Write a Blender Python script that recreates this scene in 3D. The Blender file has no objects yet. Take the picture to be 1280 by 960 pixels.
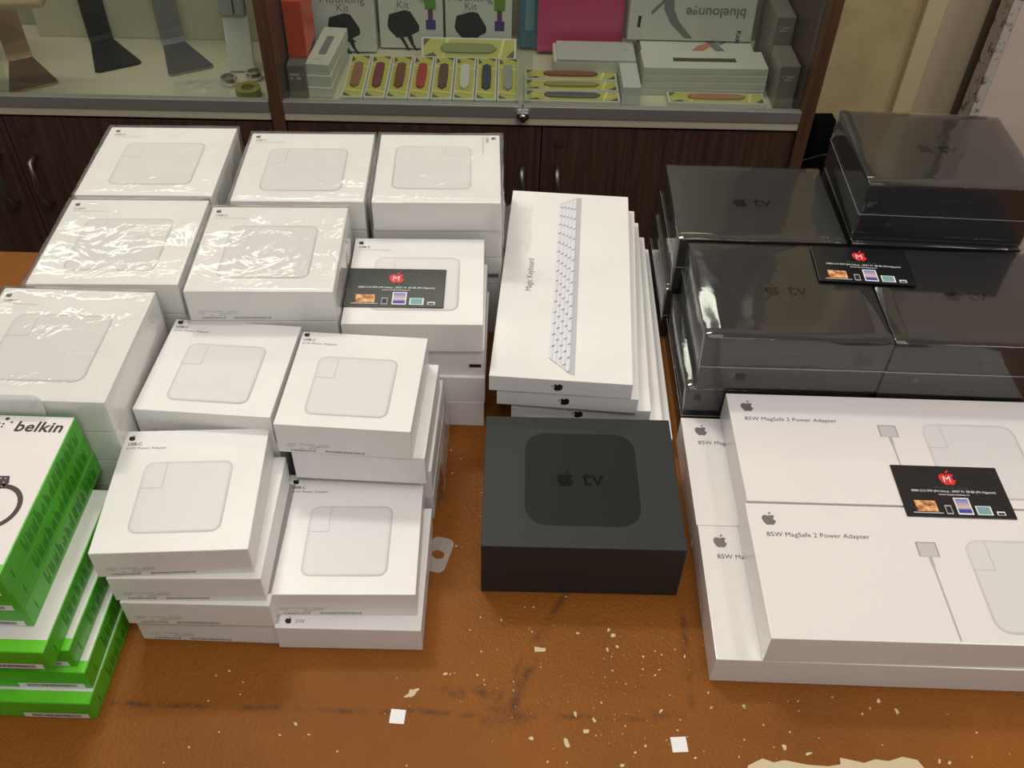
import bpy, bmesh, math, random
from mathutils import Vector, Matrix, noise
R = math.radians
scene = bpy.context.scene
COL = scene.collection

# ------------------------------------------------------------------ camera
CF, CP, CR, CH = 1188.14, 0.774137, 0.0297636, 0.677306
cam_d = bpy.data.cameras.new('camera')
cam_d.sensor_width = 36.0
cam_d.lens = CF / 1280 * 36.0
cam_d.clip_start = 0.01
cam = bpy.data.objects.new('camera', cam_d)
COL.objects.link(cam)
rt = Vector((1, 0, 0)); up = Vector((0, math.sin(CP), math.cos(CP))); fw = Vector((0, math.cos(CP), -math.sin(CP)))
c_, s_ = math.cos(CR), math.sin(CR)
r2 = rt * c_ + up * s_; u2 = up * c_ - rt * s_
cam.matrix_world = Matrix(((r2.x, u2.x, -fw.x, 0), (r2.y, u2.y, -fw.y, 0), (r2.z, u2.z, -fw.z, CH), (0, 0, 0, 1)))
scene.camera = cam

# ------------------------------------------------------------------ view, world, lights
scene.view_settings.view_transform = 'Standard'
scene.view_settings.look = 'None'
scene.view_settings.gamma = 1.0
scene.view_settings.exposure = 0.07
scene.view_settings.use_curve_mapping = False
w = bpy.data.worlds.new('world'); scene.world = w; w.use_nodes = True
w.node_tree.nodes['Background'].inputs[0].default_value = (1.0, 0.98, 0.96, 1)
w.node_tree.nodes['Background'].inputs[1].default_value = 0.30

def area(name, loc, target, sx, sy, power, col):
    l = bpy.data.lights.new(name, 'AREA'); l.shape = 'RECTANGLE'; l.size = sx; l.size_y = sy
    l.energy = power; l.color = col
    o = bpy.data.objects.new(name, l); COL.objects.link(o); o.location = loc
    d = Vector(target) - Vector(loc)
    o.rotation_euler = d.to_track_quat('-Z', 'Y').to_euler()
    return o
area('ceiling_tube_light', (-0.62, 1.50, 2.15), (0, 0.4, 0), 0.50, 0.16, 17.5, (1.0, 0.97, 0.925))
area('ceiling_tube_light', (0.25, -0.55, 2.30), (0, 0.6, 0), 1.30, 0.60, 17.5, (1.0, 0.955, 0.925))
area('overhead_fill_light', (-0.1, 0.75, 2.42), (-0.1, 0.7, 0), 1.5, 0.9, 8, (1.0, 0.975, 0.95))  # broad overhead fill, added to soften the key shadows
area('display_fill_light', (0.03, 1.42, 0.76), (0.03, 1.40, 0), 0.70, 0.05, 1.5, (1.0, 0.96, 0.84))  # unseen lamp added to brighten the right display interior
area('display_fill_light', (-0.78, 1.41, 0.76), (-0.78, 1.39, 0), 0.70, 0.05, 1.7, (1.0, 0.96, 0.84))  # same added fill for the left display interior
area('ceiling_tube_light', (1.35, 0.35, 1.9), (0.2, 0.5, 0), 0.50, 0.30, 6.5, (1.0, 0.88, 0.84))

# ------------------------------------------------------------------ materials
MATS = {}
def mat(name, col=(0.8, 0.8, 0.8), rough=0.5, metal=0.0, coat=0.0, spec=0.5):
    if name in MATS: return MATS[name]
    m = bpy.data.materials.new(name); m.use_nodes = True
    b = m.node_tree.nodes['Principled BSDF']
    b.inputs['Base Color'].default_value = (*col, 1)
    b.inputs['Roughness'].default_value = rough
    b.inputs['Metallic'].default_value = metal
    b.inputs['Coat Weight'].default_value = coat
    b.inputs['Coat Roughness'].default_value = 0.12
    b.inputs['Specular IOR Level'].default_value = spec
    MATS[name] = m
    return m
def srgb(r, g, b):
    f = lambda c: (c / 255 / 12.92) if c / 255 <= 0.04045 else ((c / 255 + 0.055) / 1.055) ** 2.4
    return (f(r), f(g), f(b))
class NT:
    def __init__(s, m): s.t = m.node_tree; s.n = s.t.nodes; s.l = s.t.links; s.b = s.n['Principled BSDF']
    def node(s, typ, **kw):
        x = s.n.new(typ)
        for k, v in kw.items(): setattr(x, k, v)
        return x
    def math(s, op, a, b=None, c=None, clamp=False):
        x = s.n.new('ShaderNodeMath'); x.operation = op; x.use_clamp = clamp
        for i, v in enumerate((a, b, c)):
            if v is None: continue
            if isinstance(v, (int, float)): x.inputs[i].default_value = v
            else: s.l.new(v, x.inputs[i])
        return x.outputs[0]
    def mix(s, f, a, b):
        x = s.n.new('ShaderNodeMix'); x.data_type = 'RGBA'
        if isinstance(f, (int, float)): x.inputs[0].default_value = f
        else: s.l.new(f, x.inputs[0])
        for i, v in ((6, a), (7, b)):
            if isinstance(v, tuple): x.inputs[i].default_value = (*v, 1)
            else: s.l.new(v, x.inputs[i])
        return x.outputs[2]
    def coords(s, out='Object'): return s.node('ShaderNodeTexCoord').outputs[out]
    def noise(s, vec, scale, detail=3, rough=0.5, mapscale=None):
        if mapscale:
            mp = s.node('ShaderNodeMapping'); mp.inputs['Scale'].default_value = mapscale
            s.l.new(vec, mp.inputs['Vector']); vec = mp.outputs[0]
        x = s.node('ShaderNodeTexNoise'); x.inputs['Scale'].default_value = scale
        x.inputs['Detail'].default_value = detail; x.inputs['Roughness'].default_value = rough
        s.l.new(vec, x.inputs['Vector']); return x.outputs[0]
    def ramp(s, f, stops):
        x = s.node('ShaderNodeValToRGB'); e = x.color_ramp.elements
        e[0].position, e[0].color = stops[0][0], (*stops[0][1], 1)
        e[1].position, e[1].color = stops[-1][0], (*stops[-1][1], 1)
        for p, c in stops[1:-1]:
            q = e.new(p); q.color = (*c, 1)
        s.l.new(f, x.inputs[0]); return x.outputs[0]
    def bump(s, h, strength, dist=0.001):
        x = s.node('ShaderNodeBump'); x.inputs['Strength'].default_value = strength
        x.inputs['Distance'].default_value = dist; s.l.new(h, x.inputs['Height'])
        s.l.new(x.outputs[0], s.b.inputs['Normal'])
    def base(s, c): s.l.new(c, s.b.inputs['Base Color'])

WHITE = mat('white_card', (0.80, 0.79, 0.765), 0.38, coat=0.12)
m_ = NT(WHITE); v_ = m_.coords(); n_ = m_.noise(v_, 18, 2)
m_.base(m_.ramp(n_, [(0.3, (0.775, 0.765, 0.74)), (0.7, (0.82, 0.81, 0.785))]))
WHITE2 = mat('white_laminated_card', (0.80, 0.775, 0.75), 0.25, coat=0.35)
BLACKCARD = mat('black_card', srgb(45, 46, 45), 0.5, spec=0.30)
m_ = NT(BLACKCARD); v_ = m_.coords(); m_.bump(m_.noise(v_, 900, 2), 0.05, 0.0003)
BLACKCARD2 = mat('black_card_wrapped', srgb(34, 34, 35), 0.5)
BLKPRINT = mat('black_print', srgb(24, 24, 24), 0.5, spec=0.22)
BLKPRINT2 = mat('black_print_logo', srgb(8, 8, 8), 0.45, spec=0.12)
INK = mat('black_ink', (0.012, 0.012, 0.013), 0.5)
GREYINK = mat('grey_ink', (0.20, 0.20, 0.20), 0.5)
PALEINK = mat('pale_grey_ink', (0.50, 0.49, 0.48), 0.5)
LOGOGREY = mat('grey_foil', (0.22, 0.22, 0.22), 0.35, metal=0.4)
DARKLOGO = mat('dark_grey_logo', (0.055, 0.055, 0.055), 0.3)
GREEN = mat('green_card', srgb(72, 178, 28), 0.35, coat=0.25)
m_ = NT(GREEN); v_ = m_.coords(); m_.base(m_.ramp(m_.noise(v_, 25, 3), [(0.3, srgb(64, 160, 24)), (0.7, srgb(84, 190, 34))]))
GREENLT = mat('bright_green_print', srgb(110, 214, 52), 0.35, coat=0.2)
GREENDK = mat('dark_green_ink', srgb(44, 124, 24), 0.5)
BELKW = mat('white_printed_card', (0.82, 0.785, 0.76), 0.3, coat=0.25)
RED = mat('red_print', srgb(225, 45, 45), 0.4)
WHT = mat('white_print', (0.85, 0.85, 0.85), 0.5)
CARDBLK = mat('glossy_black_print', srgb(26, 26, 28), 0.22, spec=0.5)
GRNTXT = mat('dark_green_print', srgb(20, 78, 48), 0.5)

def charger_mat(name, hx, hy, r):
    """printed picture of a charger: flat pale face with rounded grey edge lines"""
    m = mat(name, (0.74, 0.73, 0.72), 0.4); t = NT(m)
    sp = t.node('ShaderNodeSeparateXYZ'); t.l.new(t.coords(), sp.inputs[0])
    qx = t.math('MAXIMUM', t.math('SUBTRACT', t.math('ABSOLUTE', sp.outputs[0]), hx - r), 0)
    qy = t.math('MAXIMUM', t.math('SUBTRACT', t.math('ABSOLUTE', sp.outputs[1]), hy - r), 0)
    d = t.math('SUBTRACT', t.math('SQRT', t.math('ADD', t.math('MULTIPLY', qx, qx), t.math('MULTIPLY', qy, qy))), r)
    e = t.math('MULTIPLY_ADD', d, 1 / 0.0035, 1.0, clamp=True)          # 0 inside .. 1 at the edge
    e = t.math('POWER', e, 1.7)
    side = t.math('MULTIPLY_ADD', t.math('SUBTRACT', sp.outputs[0], sp.outputs[1]), 7.0, 0.55, clamp=True)
    f = t.math('MULTIPLY', e, t.math('MULTIPLY_ADD', side, 0.75, 0.25))
    t.base(t.mix(f, (0.70, 0.69, 0.68), (0.36, 0.355, 0.36)))
    return m
CHS = charger_mat('charger_print_small', 0.0335, 0.034, 0.0075)
CHL = charger_mat('charger_print_large', 0.040, 0.039, 0.0085)
CHM = charger_mat('charger_print_wide', 0.041, 0.0425, 0.012)

def film(name, tint, rough, base_refl, milky):
    """clear plastic film: mostly transparent, reflects by angle"""
    m = bpy.data.materials.new(name); m.use_nodes = True; t = m.node_tree; t.nodes.clear()
    out = t.nodes.new('ShaderNodeOutputMaterial'); tr = t.nodes.new('ShaderNodeBsdfTransparent')
    gl = t.nodes.new('ShaderNodeBsdfGlossy'); df = t.nodes.new('ShaderNodeBsdfDiffuse')
    m1 = t.nodes.new('ShaderNodeMixShader'); m2 = t.nodes.new('ShaderNodeMixShader')
    fr = t.nodes.new('ShaderNodeFresnel')
    ge = t.nodes.new('ShaderNodeNewGeometry'); ior = t.nodes.new('ShaderNodeMix'); ior.data_type = 'FLOAT'
    ior.inputs[2].default_value = base_refl; ior.inputs[3].default_value = 1 / base_refl
    t.links.new(ge.outputs['Backfacing'], ior.inputs[0]); t.links.new(ior.outputs[0], fr.inputs[0])   # thin film: same reflection from both sides
    tr.inputs[0].default_value = (*tint, 1); gl.inputs[0].default_value = (1, 1, 1, 1); gl.inputs[1].default_value = rough
    df.inputs[0].default_value = (0.85, 0.85, 0.85, 1)
    tc = t.nodes.new('ShaderNodeTexCoord'); nz = t.nodes.new('ShaderNodeTexNoise')
    nz.inputs['Scale'].default_value = 22; nz.inputs['Detail'].default_value = 3; nz.inputs['Distortion'].default_value = 1.0
    bp = t.nodes.new('ShaderNodeBump'); bp.inputs['Strength'].default_value = 0.5 if milky else 0.13; bp.inputs['Distance'].default_value = 0.004 if milky else 0.002
    t.links.new(tc.outputs['Object'], nz.inputs['Vector']); t.links.new(nz.outputs[0], bp.inputs['Height'])
    t.links.new(bp.outputs[0], gl.inputs['Normal']); t.links.new(bp.outputs[0], fr.inputs['Normal'])
    m1.inputs[0].default_value = milky
    t.links.new(tr.outputs[0], m1.inputs[1]); t.links.new(df.outputs[0], m1.inputs[2])
    t.links.new(fr.outputs[0], m2.inputs[0]); t.links.new(m1.outputs[0], m2.inputs[1]); t.links.new(gl.outputs[0], m2.inputs[2])
    t.links.new(m2.outputs[0], out.inputs[0])
    return m
WRAP = film('clear_wrap_film', (0.97, 0.97, 0.96), 0.08, 1.42, 0.13)
GLOSSWRAP = film('tight_wrap_film', (0.93, 0.93, 0.93), 0.05, 1.62, 0.0)
TABFILM = film('clear_tab_plastic', (0.95, 0.97, 0.97), 0.08, 1.5, 0.18)
GLASS = film('display_glass', (0.90, 0.93, 0.90), 0.02, 1.45, 0.02)
MATS['g'] = GLASS
for n in GLASS.node_tree.nodes:
    if n.type == 'BUMP': n.inputs['Strength'].default_value = 0.0

# table leatherette
TABLE = mat('brown_leatherette', srgb(150, 84, 34), 0.6, spec=0.3)
t = NT(TABLE); v = t.coords()
big = t.noise(v, 5, 5, 0.6)
fine = t.noise(v, 160, 3, 0.6)
c1 = t.ramp(big, [(0.30, srgb(124, 72, 10)), (0.55, srgb(140, 83, 13)), (0.75, srgb(154, 92, 19))])
c2 = t.mix(t.math('MULTIPLY', fine, 0.30), c1, srgb(112, 58, 12))
sp = t.node('ShaderNodeSeparateXYZ'); t.l.new(v, sp.inputs[0])
X, Y = sp.outputs[0], sp.outputs[1]
def band(c, c0, wd):   # soft line mask at c = c0
    return t.math('MULTIPLY_ADD', t.math('ABSOLUTE', t.math('SUBTRACT', c, c0)), -1.0 / wd, 1.0, clamp=True)
def rng(c, a, b):
    lo = t.math('MULTIPLY', t.math('SUBTRACT', c, a), 60, clamp=True)
    hi = t.math('MULTIPLY', t.math('SUBTRACT', b, c), 60, clamp=True)
    return t.math('MULTIPLY', lo, hi)
wob = t.math('MULTIPLY_ADD', t.noise(v, 20, 2), 0.008, -0.004)
Yw = t.math('ADD', Y, wob); Xw = t.math('ADD', X, wob)
patch = t.ramp(t.noise(v, 45, 4, 0.7), [(0.42, (0, 0, 0)), (0.60, (1, 1, 1))])
lines = [t.math('MULTIPLY', band(Yw, 0.337, 0.0035), rng(X, -0.32, 0.12)),
         t.math('MULTIPLY', band(Yw, 0.341, 0.005), rng(X, 0.10, 0.147)),
         t.math('MULTIPLY', band(Xw, 0.145, 0.004), rng(Y, 0.338, 0.44)),
         t.math('MULTIPLY', band(Yw, 0.336, 0.012), rng(X, -0.03, 0.03)),
         t.math('MULTIPLY', band(t.math('MULTIPLY_ADD', Y, -0.35, t.math('ADD', X, 0.112)), 0.0, 0.008), rng(Y, 0.31, 0.42)),
         t.math('MULTIPLY', band(t.math('MULTIPLY_ADD', Y, -0.55, t.math('ADD', X, 0.225)), 0.03, 0.005), rng(Y, 0.34, 0.46)),
         t.math('MULTIPLY', band(Yw, 0.355, 0.007), rng(X, -0.06, 0.0))]
acc = lines[0]
for q in lines[1:]: acc = t.math('MAXIMUM', acc, q)
acc = t.math('MULTIPLY', acc, patch)
t.base(t.mix(t.math('MULTIPLY', acc, 0.75), c2, srgb(62, 38, 22)))
vo = t.node('ShaderNodeTexVoronoi'); vo.inputs['Scale'].default_value = 330; t.l.new(v, vo.inputs['Vector'])
t.bump(vo.outputs['Distance'], 0.45, 0.0012)
CHIP = mat('torn_backing', srgb(208, 192, 156), 0.9)

def wood(name, dark, light, rough=0.35, axis=(60, 60, 2.2)):
    m = mat(name, dark, rough); t = NT(m); v = t.coords()
    g = t.noise(v, 3.0, 5, 0.6, axis)
    t.base(t.ramp(g, [(0.32, dark), (0.68, light)])); t.bump(g, 0.15, 0.001)
    return m
DWOOD = wood('dark_wood_laminate', srgb(64, 45, 37), srgb(92, 68, 56))
RWOOD = wood('reddish_wood_edge', srgb(82, 56, 42), srgb(104, 72, 52))
IWOOD = wood('inner_wood_panel', srgb(66, 48, 38), srgb(88, 64, 50))
CREAM = mat('cream_laminate', srgb(205, 198, 172), 0.4)
INNER = mat('pale_inner_laminate', srgb(176, 170, 150), 0.45)
ALU = mat('brushed_aluminium', (0.50, 0.49, 0.45), 0.4, metal=0.7)
m_ = NT(ALU); m_.bump(m_.noise(m_.coords(), 4, 3, 0.5, (1, 60, 200)), 0.1, 0.0006)
CHROME = mat('chrome', (0.75, 0.75, 0.74), 0.15, metal=1.0)
HANDLE = mat('satin_nickel', (0.26, 0.24, 0.20), 0.32, metal=0.9)
KEYHOLE = mat('dark_cover', srgb(70, 48, 40), 0.5)
WALLM = mat('beige_wall', srgb(150, 132, 96), 0.8)
t = NT(WALLM); v = t.coords()
t.base(t.ramp(t.noise(v, 7, 6, 0.65), [(0.3, srgb(182, 162, 116)), (0.5, srgb(206, 186, 138)), (0.7, srgb(216, 198, 152))]))
PILM = mat('grey_beige_paint', srgb(206, 188, 158), 0.7)
TRIM = mat('grey_trim', srgb(120, 110, 90), 0.6)
GAPSHADE = mat('gap_shade', srgb(20, 14, 12), 0.8)
BOARD = mat('pinkish_board', srgb(196, 176, 162), 0.6)
t = NT(BOARD); v = t.coords(); t.base(t.ramp(t.noise(v, 9, 3), [(0.35, srgb(222, 200, 184)), (0.7, srgb(236, 218, 204))]))
PAINT = mat('rough_white_paint', srgb(206, 198, 186), 0.9)
t = NT(PAINT); v = t.coords(); t.base(t.ramp(t.noise(v, 60, 5, 0.7), [(0.38, srgb(110, 96, 78)), (0.47, srgb(205, 196, 184))]))
FLOORM = mat('floor_tile', srgb(110, 100, 90), 0.5)
CEIL = mat('ceiling_paint', srgb(200, 196, 186), 0.9)

# ------------------------------------------------------------------ helpers
def link(o): COL.objects.link(o); return o
def mesh_from(bm, name):
    me = bpy.data.meshes.new(name); bm.to_mesh(me); bm.free(); return me
def obj(name, bm, m, parent=None, loc=(0, 0, 0), rot=(0, 0, 0)):
    me = bm if isinstance(bm, bpy.types.Mesh) else mesh_from(bm, name)
    if not me.materials:
        for q in (m if isinstance(m, (list, tuple)) else [m]): me.materials.append(q)
    o = link(bpy.data.objects.new(name, me)); o.location = loc; o.rotation_euler = rot
    if parent is not None: o.parent = parent
    return o
def tag(o, label, cat, group=None, kind=None):
    o['label'] = label; o['category'] = cat
    if group: o['group'] = group
    if kind: o['kind'] = kind
    return o
def thing(name, label, cat, loc=(0, 0, 0), rotz=0.0, group=None):
    o = link(bpy.data.objects.new(name, None)); o.empty_display_size = 0.02
    o.location = loc; o.rotation_euler = (0, 0, rotz)
    return tag(o, label, cat, group)
def struct(o): o['kind'] = 'structure'; return o
def addbox(bm, x0, x1, y0, y1, z0, z1, bev=0.0, mi=0):
    vs = [bm.verts.new((x, y, z)) for z in (z0, z1) for y in (y0, y1) for x in (x0, x1)]
    fs = []
    for f in ((0, 2, 3, 1), (4, 5, 7, 6), (0, 1, 5, 4), (1, 3, 7, 5), (3, 2, 6, 7), (2, 0, 4, 6)):
        q = bm.faces.new([vs[i] for i in f]); q.material_index = mi; fs.append(q)
    if bev > 0:
        es = list({e for f in fs for e in f.edges})
        bmesh.ops.bevel(bm, geom=es, offset=bev, segments=2, affect='EDGES', profile=0.6)
    return bm
def bx(x0, x1, y0, y1, z0, z1, bev=0.0): return addbox(bmesh.new(), x0, x1, y0, y1, z0, z1, bev)
def cbox(w_, d, h, bev=0.0006): return bx(-w_ / 2, w_ / 2, -d / 2, d / 2, 0, h, bev)   # origin at base centre
def addpoly(bm, pts, z=0.0, th=0.0):
    """flat polygon (xy points) at height z, optionally with thickness"""
    top = [bm.verts.new((p[0], p[1], z + th)) for p in pts]
    area2 = sum(pts[i][0] * pts[(i + 1) % len(pts)][1] - pts[(i + 1) % len(pts)][0] * pts[i][1] for i in range(len(pts)))
    if area2 < 0: top = top[::-1]
    bm.faces.new(top)
    if th > 0:
        bot = [bm.verts.new((q.co.x, q.co.y, z)) for q in top]
        bm.faces.new(bot[::-1]); n = len(top)
        for i in range(n): bm.faces.new((top[i], bot[i], bot[(i + 1) % n], top[(i + 1) % n]))
    return bm
def rrect(x0, x1, y0, y1, r, n=6):
    out = []
    for cx, cy, a0 in ((x1 - r, y1 - r, 0), (x0 + r, y1 - r, 90), (x0 + r, y0 + r, 180), (x1 - r, y0 + r, 270)):
        for k in range(n + 1):
            a = R(a0 + 90 * k / n); out.append((cx + r * math.cos(a), cy + r * math.sin(a)))
    return out
def tube(bm, pts, r, n=8):
    """round bar through 3-D points"""
    P = [Vector(p) for p in pts]; rings = []
    for i, p in enumerate(P):
        d = (P[min(i + 1, len(P) - 1)] - P[max(i - 1, 0)]).normalized()
        a = Vector((0, 0, 1)) if abs(d.z) < 0.9 else Vector((1, 0, 0))
        u = d.cross(a).normalized(); vv = d.cross(u).normalized()
        rr = r[i] if isinstance(r, (list, tuple)) else r
        rings.append([bm.verts.new(p + (u * math.cos(2 * math.pi * k / n) + vv * math.sin(2 * math.pi * k / n)) * rr) for k in range(n)])
    for a, b in zip(rings, rings[1:]):
        for k in range(n): bm.faces.new((a[k], a[(k + 1) % n], b[(k + 1) % n], b[k]))
    bm.faces.new(rings[0][::-1]); bm.faces.new(rings[-1]); return bm
def lathe(prof, n=20):
    bm = bmesh.new(); rings = [[bm.verts.new((r * math.cos(2 * math.pi * k / n), r * math.sin(2 * math.pi * k / n), z)) for k in range(n)] for r, z in prof]
    for a, b in zip(rings, rings[1:]):
        for k in range(n): bm.faces.new((a[k], a[(k + 1) % n], b[(k + 1) % n], b[k]))
    bmesh.ops.recalc_face_normals(bm, faces=bm.faces); return bm

TXT = {}
def text_mesh(s, size, align='LEFT', bold=0.0, space=1.0, shear=0.0):
    k = (s, size, align, bold, space, shear)
    if k in TXT: return TXT[k]
    cu = bpy.data.curves.new('text', 'FONT'); cu.body = s; cu.size = size; cu.align_x = align
    cu.offset = bold * size; cu.space_character = space; cu.resolution_u = 3; cu.shear = shear
    o = link(bpy.data.objects.new('text', cu)); dg = bpy.context.evaluated_depsgraph_get(); dg.update()
    me = bpy.data.meshes.new_from_object(o.evaluated_get(dg)); me.name = 'text'
    bpy.data.objects.remove(o); TXT[k] = me
    return me
def text(name, s, size, m, parent, loc, rot=(0, 0, 0), **kw):
    me = text_mesh(s, size, **kw)
    if not me.materials: me.materials.append(m)
    elif me.materials[0] != m:
        me = me.copy(); me.materials.clear(); me.materials.append(m)
    o = link(bpy.data.objects.new(name, me)); o.location = loc; o.rotation_euler = rot; o.parent = parent
    return o
BODY = [(0, .2), (.08, .235), (.18, .265), (.28, .25), (.37, .17), (.30, .10), (.265, .0), (.29, -.10), (.40, -.17), (.36, -.28), (.29, -.39), (.20, -.48),
        (.12, -.49), (.04, -.455), (-.04, -.455), (-.12, -.49), (-.20, -.47), (-.30, -.35), (-.38, -.2), (-.42, -.04), (-.41, .10), (-.34, .20), (-.24, .26), (-.14, .25), (-.06, .215)]
LEAF = [(0, .29), (.02, .38), (.08, .46), (.18, .51), (.17, .42), (.11, .34)]
def logo_bm(s, th=0.0):
    bm = bmesh.new()
    for pts in (BODY, LEAF): addpoly(bm, [(x * s, y * s) for x, y in pts], 0, th)
    return bm
LOGOS = {}
def logo(name, s, m, parent, loc, rot=(0, 0, 0)):
    k = (round(s, 5), m.name)
    if k not in LOGOS:
        me = mesh_from(logo_bm(s), 'logo'); me.materials.append(m); LOGOS[k] = me
    o = link(bpy.data.objects.new(name, LOGOS[k])); o.location = loc; o.rotation_euler = rot; o.parent = parent
    return o
MC = {}
def cached(key, fn, m):
    if key not in MC:
        me = mesh_from(fn(), key if isinstance(key, str) else str(key[0]))
        for q in (m if isinstance(m, (list, tuple)) else [m]): me.materials.append(q)
        MC[key] = me
    return MC[key]
def part(name, key, fn, m, parent, loc=(0, 0, 0), rot=(0, 0, 0)):
    o = link(bpy.data.objects.new(name, cached(key, fn, m))); o.location = loc; o.rotation_euler = rot; o.parent = parent
    return o
FRONT = (R(90), 0, 0)        # rotation that stands a flat print up on a -y face

def microtext(wd, rows, pitch, hh, seed, dens=0.8):
    bm = bmesh.new(); rd = random.Random(seed)
    for r in range(rows):
        x = 0
        while x < wd * (1 if r < rows - 1 else 0.7):
            l = rd.uniform(0.001, 0.0035)
            if rd.random() < dens: addpoly(bm, [(x, -r * pitch), (min(x + l, wd), -r * pitch), (min(x + l, wd), -r * pitch + hh), (x, -r * pitch + hh)])
            x += l + 0.0006
    return bm
def barcode(wd, h, seed):
    bm = bmesh.new(); rd = random.Random(seed); x = 0
    while x < wd:
        l = rd.uniform(0.0003, 0.0009)
        addpoly(bm, [(x, 0), (x + l, 0), (x + l, h), (x, h)]); x += l + rd.uniform(0.0003, 0.0007)
    return bm

# ------------------------------------------------------------------ room
struct(obj('floor', bx(-3, 3, -2.5, 3.0, -0.80, -0.75), FLOORM))
struct(obj('ceiling', bx(-3, 3, -2.5, 3.0, 2.5, 2.55), CEIL))
CY, CA = 1.30, R(1.0)
def C(x, y, z): return (math.cos(CA) * x - math.sin(CA) * y, CY + math.sin(CA) * x + math.cos(CA) * y, z)
def cst(name, bm, m): return struct(obj(name, bm, m, None, C(0, 0, 0), (0, 0, CA)))
cst('wall_back', bx(-2.4, 1.6, 0.30, 0.40, -0.75, 2.5), WALLM)
cst('wall_right_pilaster', bx(0.716, 0.787, 0.285, 0.302, -0.75, 2.5), PILM).name = 'trim_1'
cst('trim_lit_strip', bx(0.680, 0.7155, 0.282, 0.302, -0.75, 2.5, 0.004), mat('cream_lit_strip', srgb(226, 210, 164), 0.6))  # added strip, the brightly lit wall band put into its cream colour
cst('trim_2', bx(0.7875, 0.802, 0.285, 0.302, -0.75, 2.5), TRIM)
cst('trim_gap_shade', bx(0.8025, 0.86, 0.297, 0.3005, -0.75, 2.5), GAPSHADE)  # dark strip laid on the wall as the shade inside the gap
cst('trim_4', bx(0.779, 0.7935, 0.20, 0.24, -0.75, 2.5), PAINT)
cst('wall_right', bx(0.794, 1.5, 0.20, 0.24, -0.75, 2.5), BOARD)

# ------------------------------------------------------------------ table
tb = thing('shop_counter', 'brown leatherette-topped counter with peeling spots under all the boxes', 'table', (0, 0, 0))
obj('table_top', bx(-1.2, 1.25, -0.12, 0.890, -0.028, 0.0, 0.003), TABLE, tb)
obj('base_cabinet', bx(-1.15, 1.2, -0.05, 0.84, -0.75, -0.028, 0.002), DWOOD, tb)
CH = [(-0.212, 0.366), (-0.221, 0.362), (-0.199, 0.357), (-0.199, 0.347), (-0.153, 0.325), (-0.163, 0.316), (-0.142, 0.317), (-0.082, 0.364), (-0.045, 0.369), (-0.088, 0.335), (-0.242, 0.293), (-0.068, 0.296), (-0.119, 0.305), (-0.028, 0.408), (-0.227, 0.305), (-0.208, 0.317), (-0.222, 0.341), (-0.038, 0.37), (0.02, 0.412), (0.022, 0.408), (0.059, 0.408), (0.084, 0.412), (0.087, 0.407), (0.082, 0.394), (0.09, 0.397), (-0.02, 0.42), (-0.018, 0.389), (0.143, 0.39), (0.122, 0.378), (0.118, 0.373), (0.095, 0.365), (0.075, 0.349), (0.055, 0.339), (0.069, 0.335), (0.063, 0.326), (0.07, 0.323), (0.092, 0.331), (0.022, 0.319), (0.12, 0.344), (0.128, 0.357), (0.134, 0.337), (0.131, 0.329), (0.122, 0.321), (0.138, 0.324), (0.106, 0.316), (0.048, 0.302), (0.088, 0.301), (0.034, 0.302), (0.008, 0.364), (0.008, 0.357), (-0.015, 0.365), (-0.014, 0.361), (-0.041, 0.369), (0.158, 0.36), (0.184, 0.349), (0.158, 0.347), (0.18, 0.323), (0.174, 0.31), (0.142, 0.308), (0.098, 0.311), (0.05, 0.442), (0.016, 0.431), (0.023, 0.431), (-0.003, 0.418), (0.029, 0.377), (-0.02, 0.369), (0.12, 0.394), (0.125, 0.391), (0.085, 0.388), (0.079, 0.386), (0.085, 0.376), (0.079, 0.37), (0.11, 0.389), (0.109, 0.378), (0.136, 0.396), (0.253, 0.359), (0.288, 0.357), (0.3, 0.349), (0.225, 0.347), (0.184, 0.349), (0.215, 0.33), (0.236, 0.326), (0.209, 0.318), (0.201, 0.318), (0.226, 0.314), (0.356, 0.334), (0.338, 0.348), (0.28, 0.351), (0.196, 0.335), (0.321, 0.311), (0.328, 0.31), (0.346, 0.315), (0.159, 0.348), (0.226, 0.355), (0.273, 0.346), (0.282, 0.322), (0.375, 0.318), (-0.056, 0.6), (-0.064, 0.585), (-0.053, 0.572), (-0.046, 0.59), (-0.025, 0.55), (-0.025, 0.523), (-0.044, 0.49), (-0.039, 0.489)]
BIGC = {8: 1.8, 20: 1.3, 21: 1.5, 22: 1.9, 23: 1.6, 24: 1.4, 32: 2.0, 33: 2.1, 34: 2.0, 37: 2.0, 46: 2.0, 38: 1.6, 76: 1.6, 77: 2.2, 79: 1.4, 82: 2.4, 84: 2.2, 89: 1.7, 90: 1.8, 5: 1.2, 4: 1.6, 27: 1.3}
def blob(bm, cx, cy, r, rd, n=9, sx=1.0):
    a0 = rd.uniform(0, math.pi); st = rd.uniform(0.45, 0.9); pts = []
    for k in range(n):
        a = 2 * math.pi * k / n; q = r * rd.uniform(0.55, 1.2)
        x, y = q * math.cos(a) * sx, q * math.sin(a) * st
        pts.append((cx + x * math.cos(a0) - y * math.sin(a0), cy + x * math.sin(a0) + y * math.cos(a0)))
    addpoly(bm, pts, 0.00012)
rd = random.Random(5); bm = bmesh.new()
for i, (x, y) in enumerate(CH):
    blob(bm, x, y, 0.00125 * BIGC.get(i, rd.uniform(0.55, 1.0)), rd)
for k in range(110):
    x, y = rd.gauss(0.08, 0.09), rd.uniform(0.30, 0.42)
    blob(bm, x, y, rd.uniform(0.0003, 0.0006), rd, 6)
for (cx, cy, r) in ((-0.0689, 0.3525, 0.0058), (0.0275, 0.3925, 0.0042), (0.048, 0.317, 0.0035)): blob(bm, cx, cy, r, rd, 12, 1.3)
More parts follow.
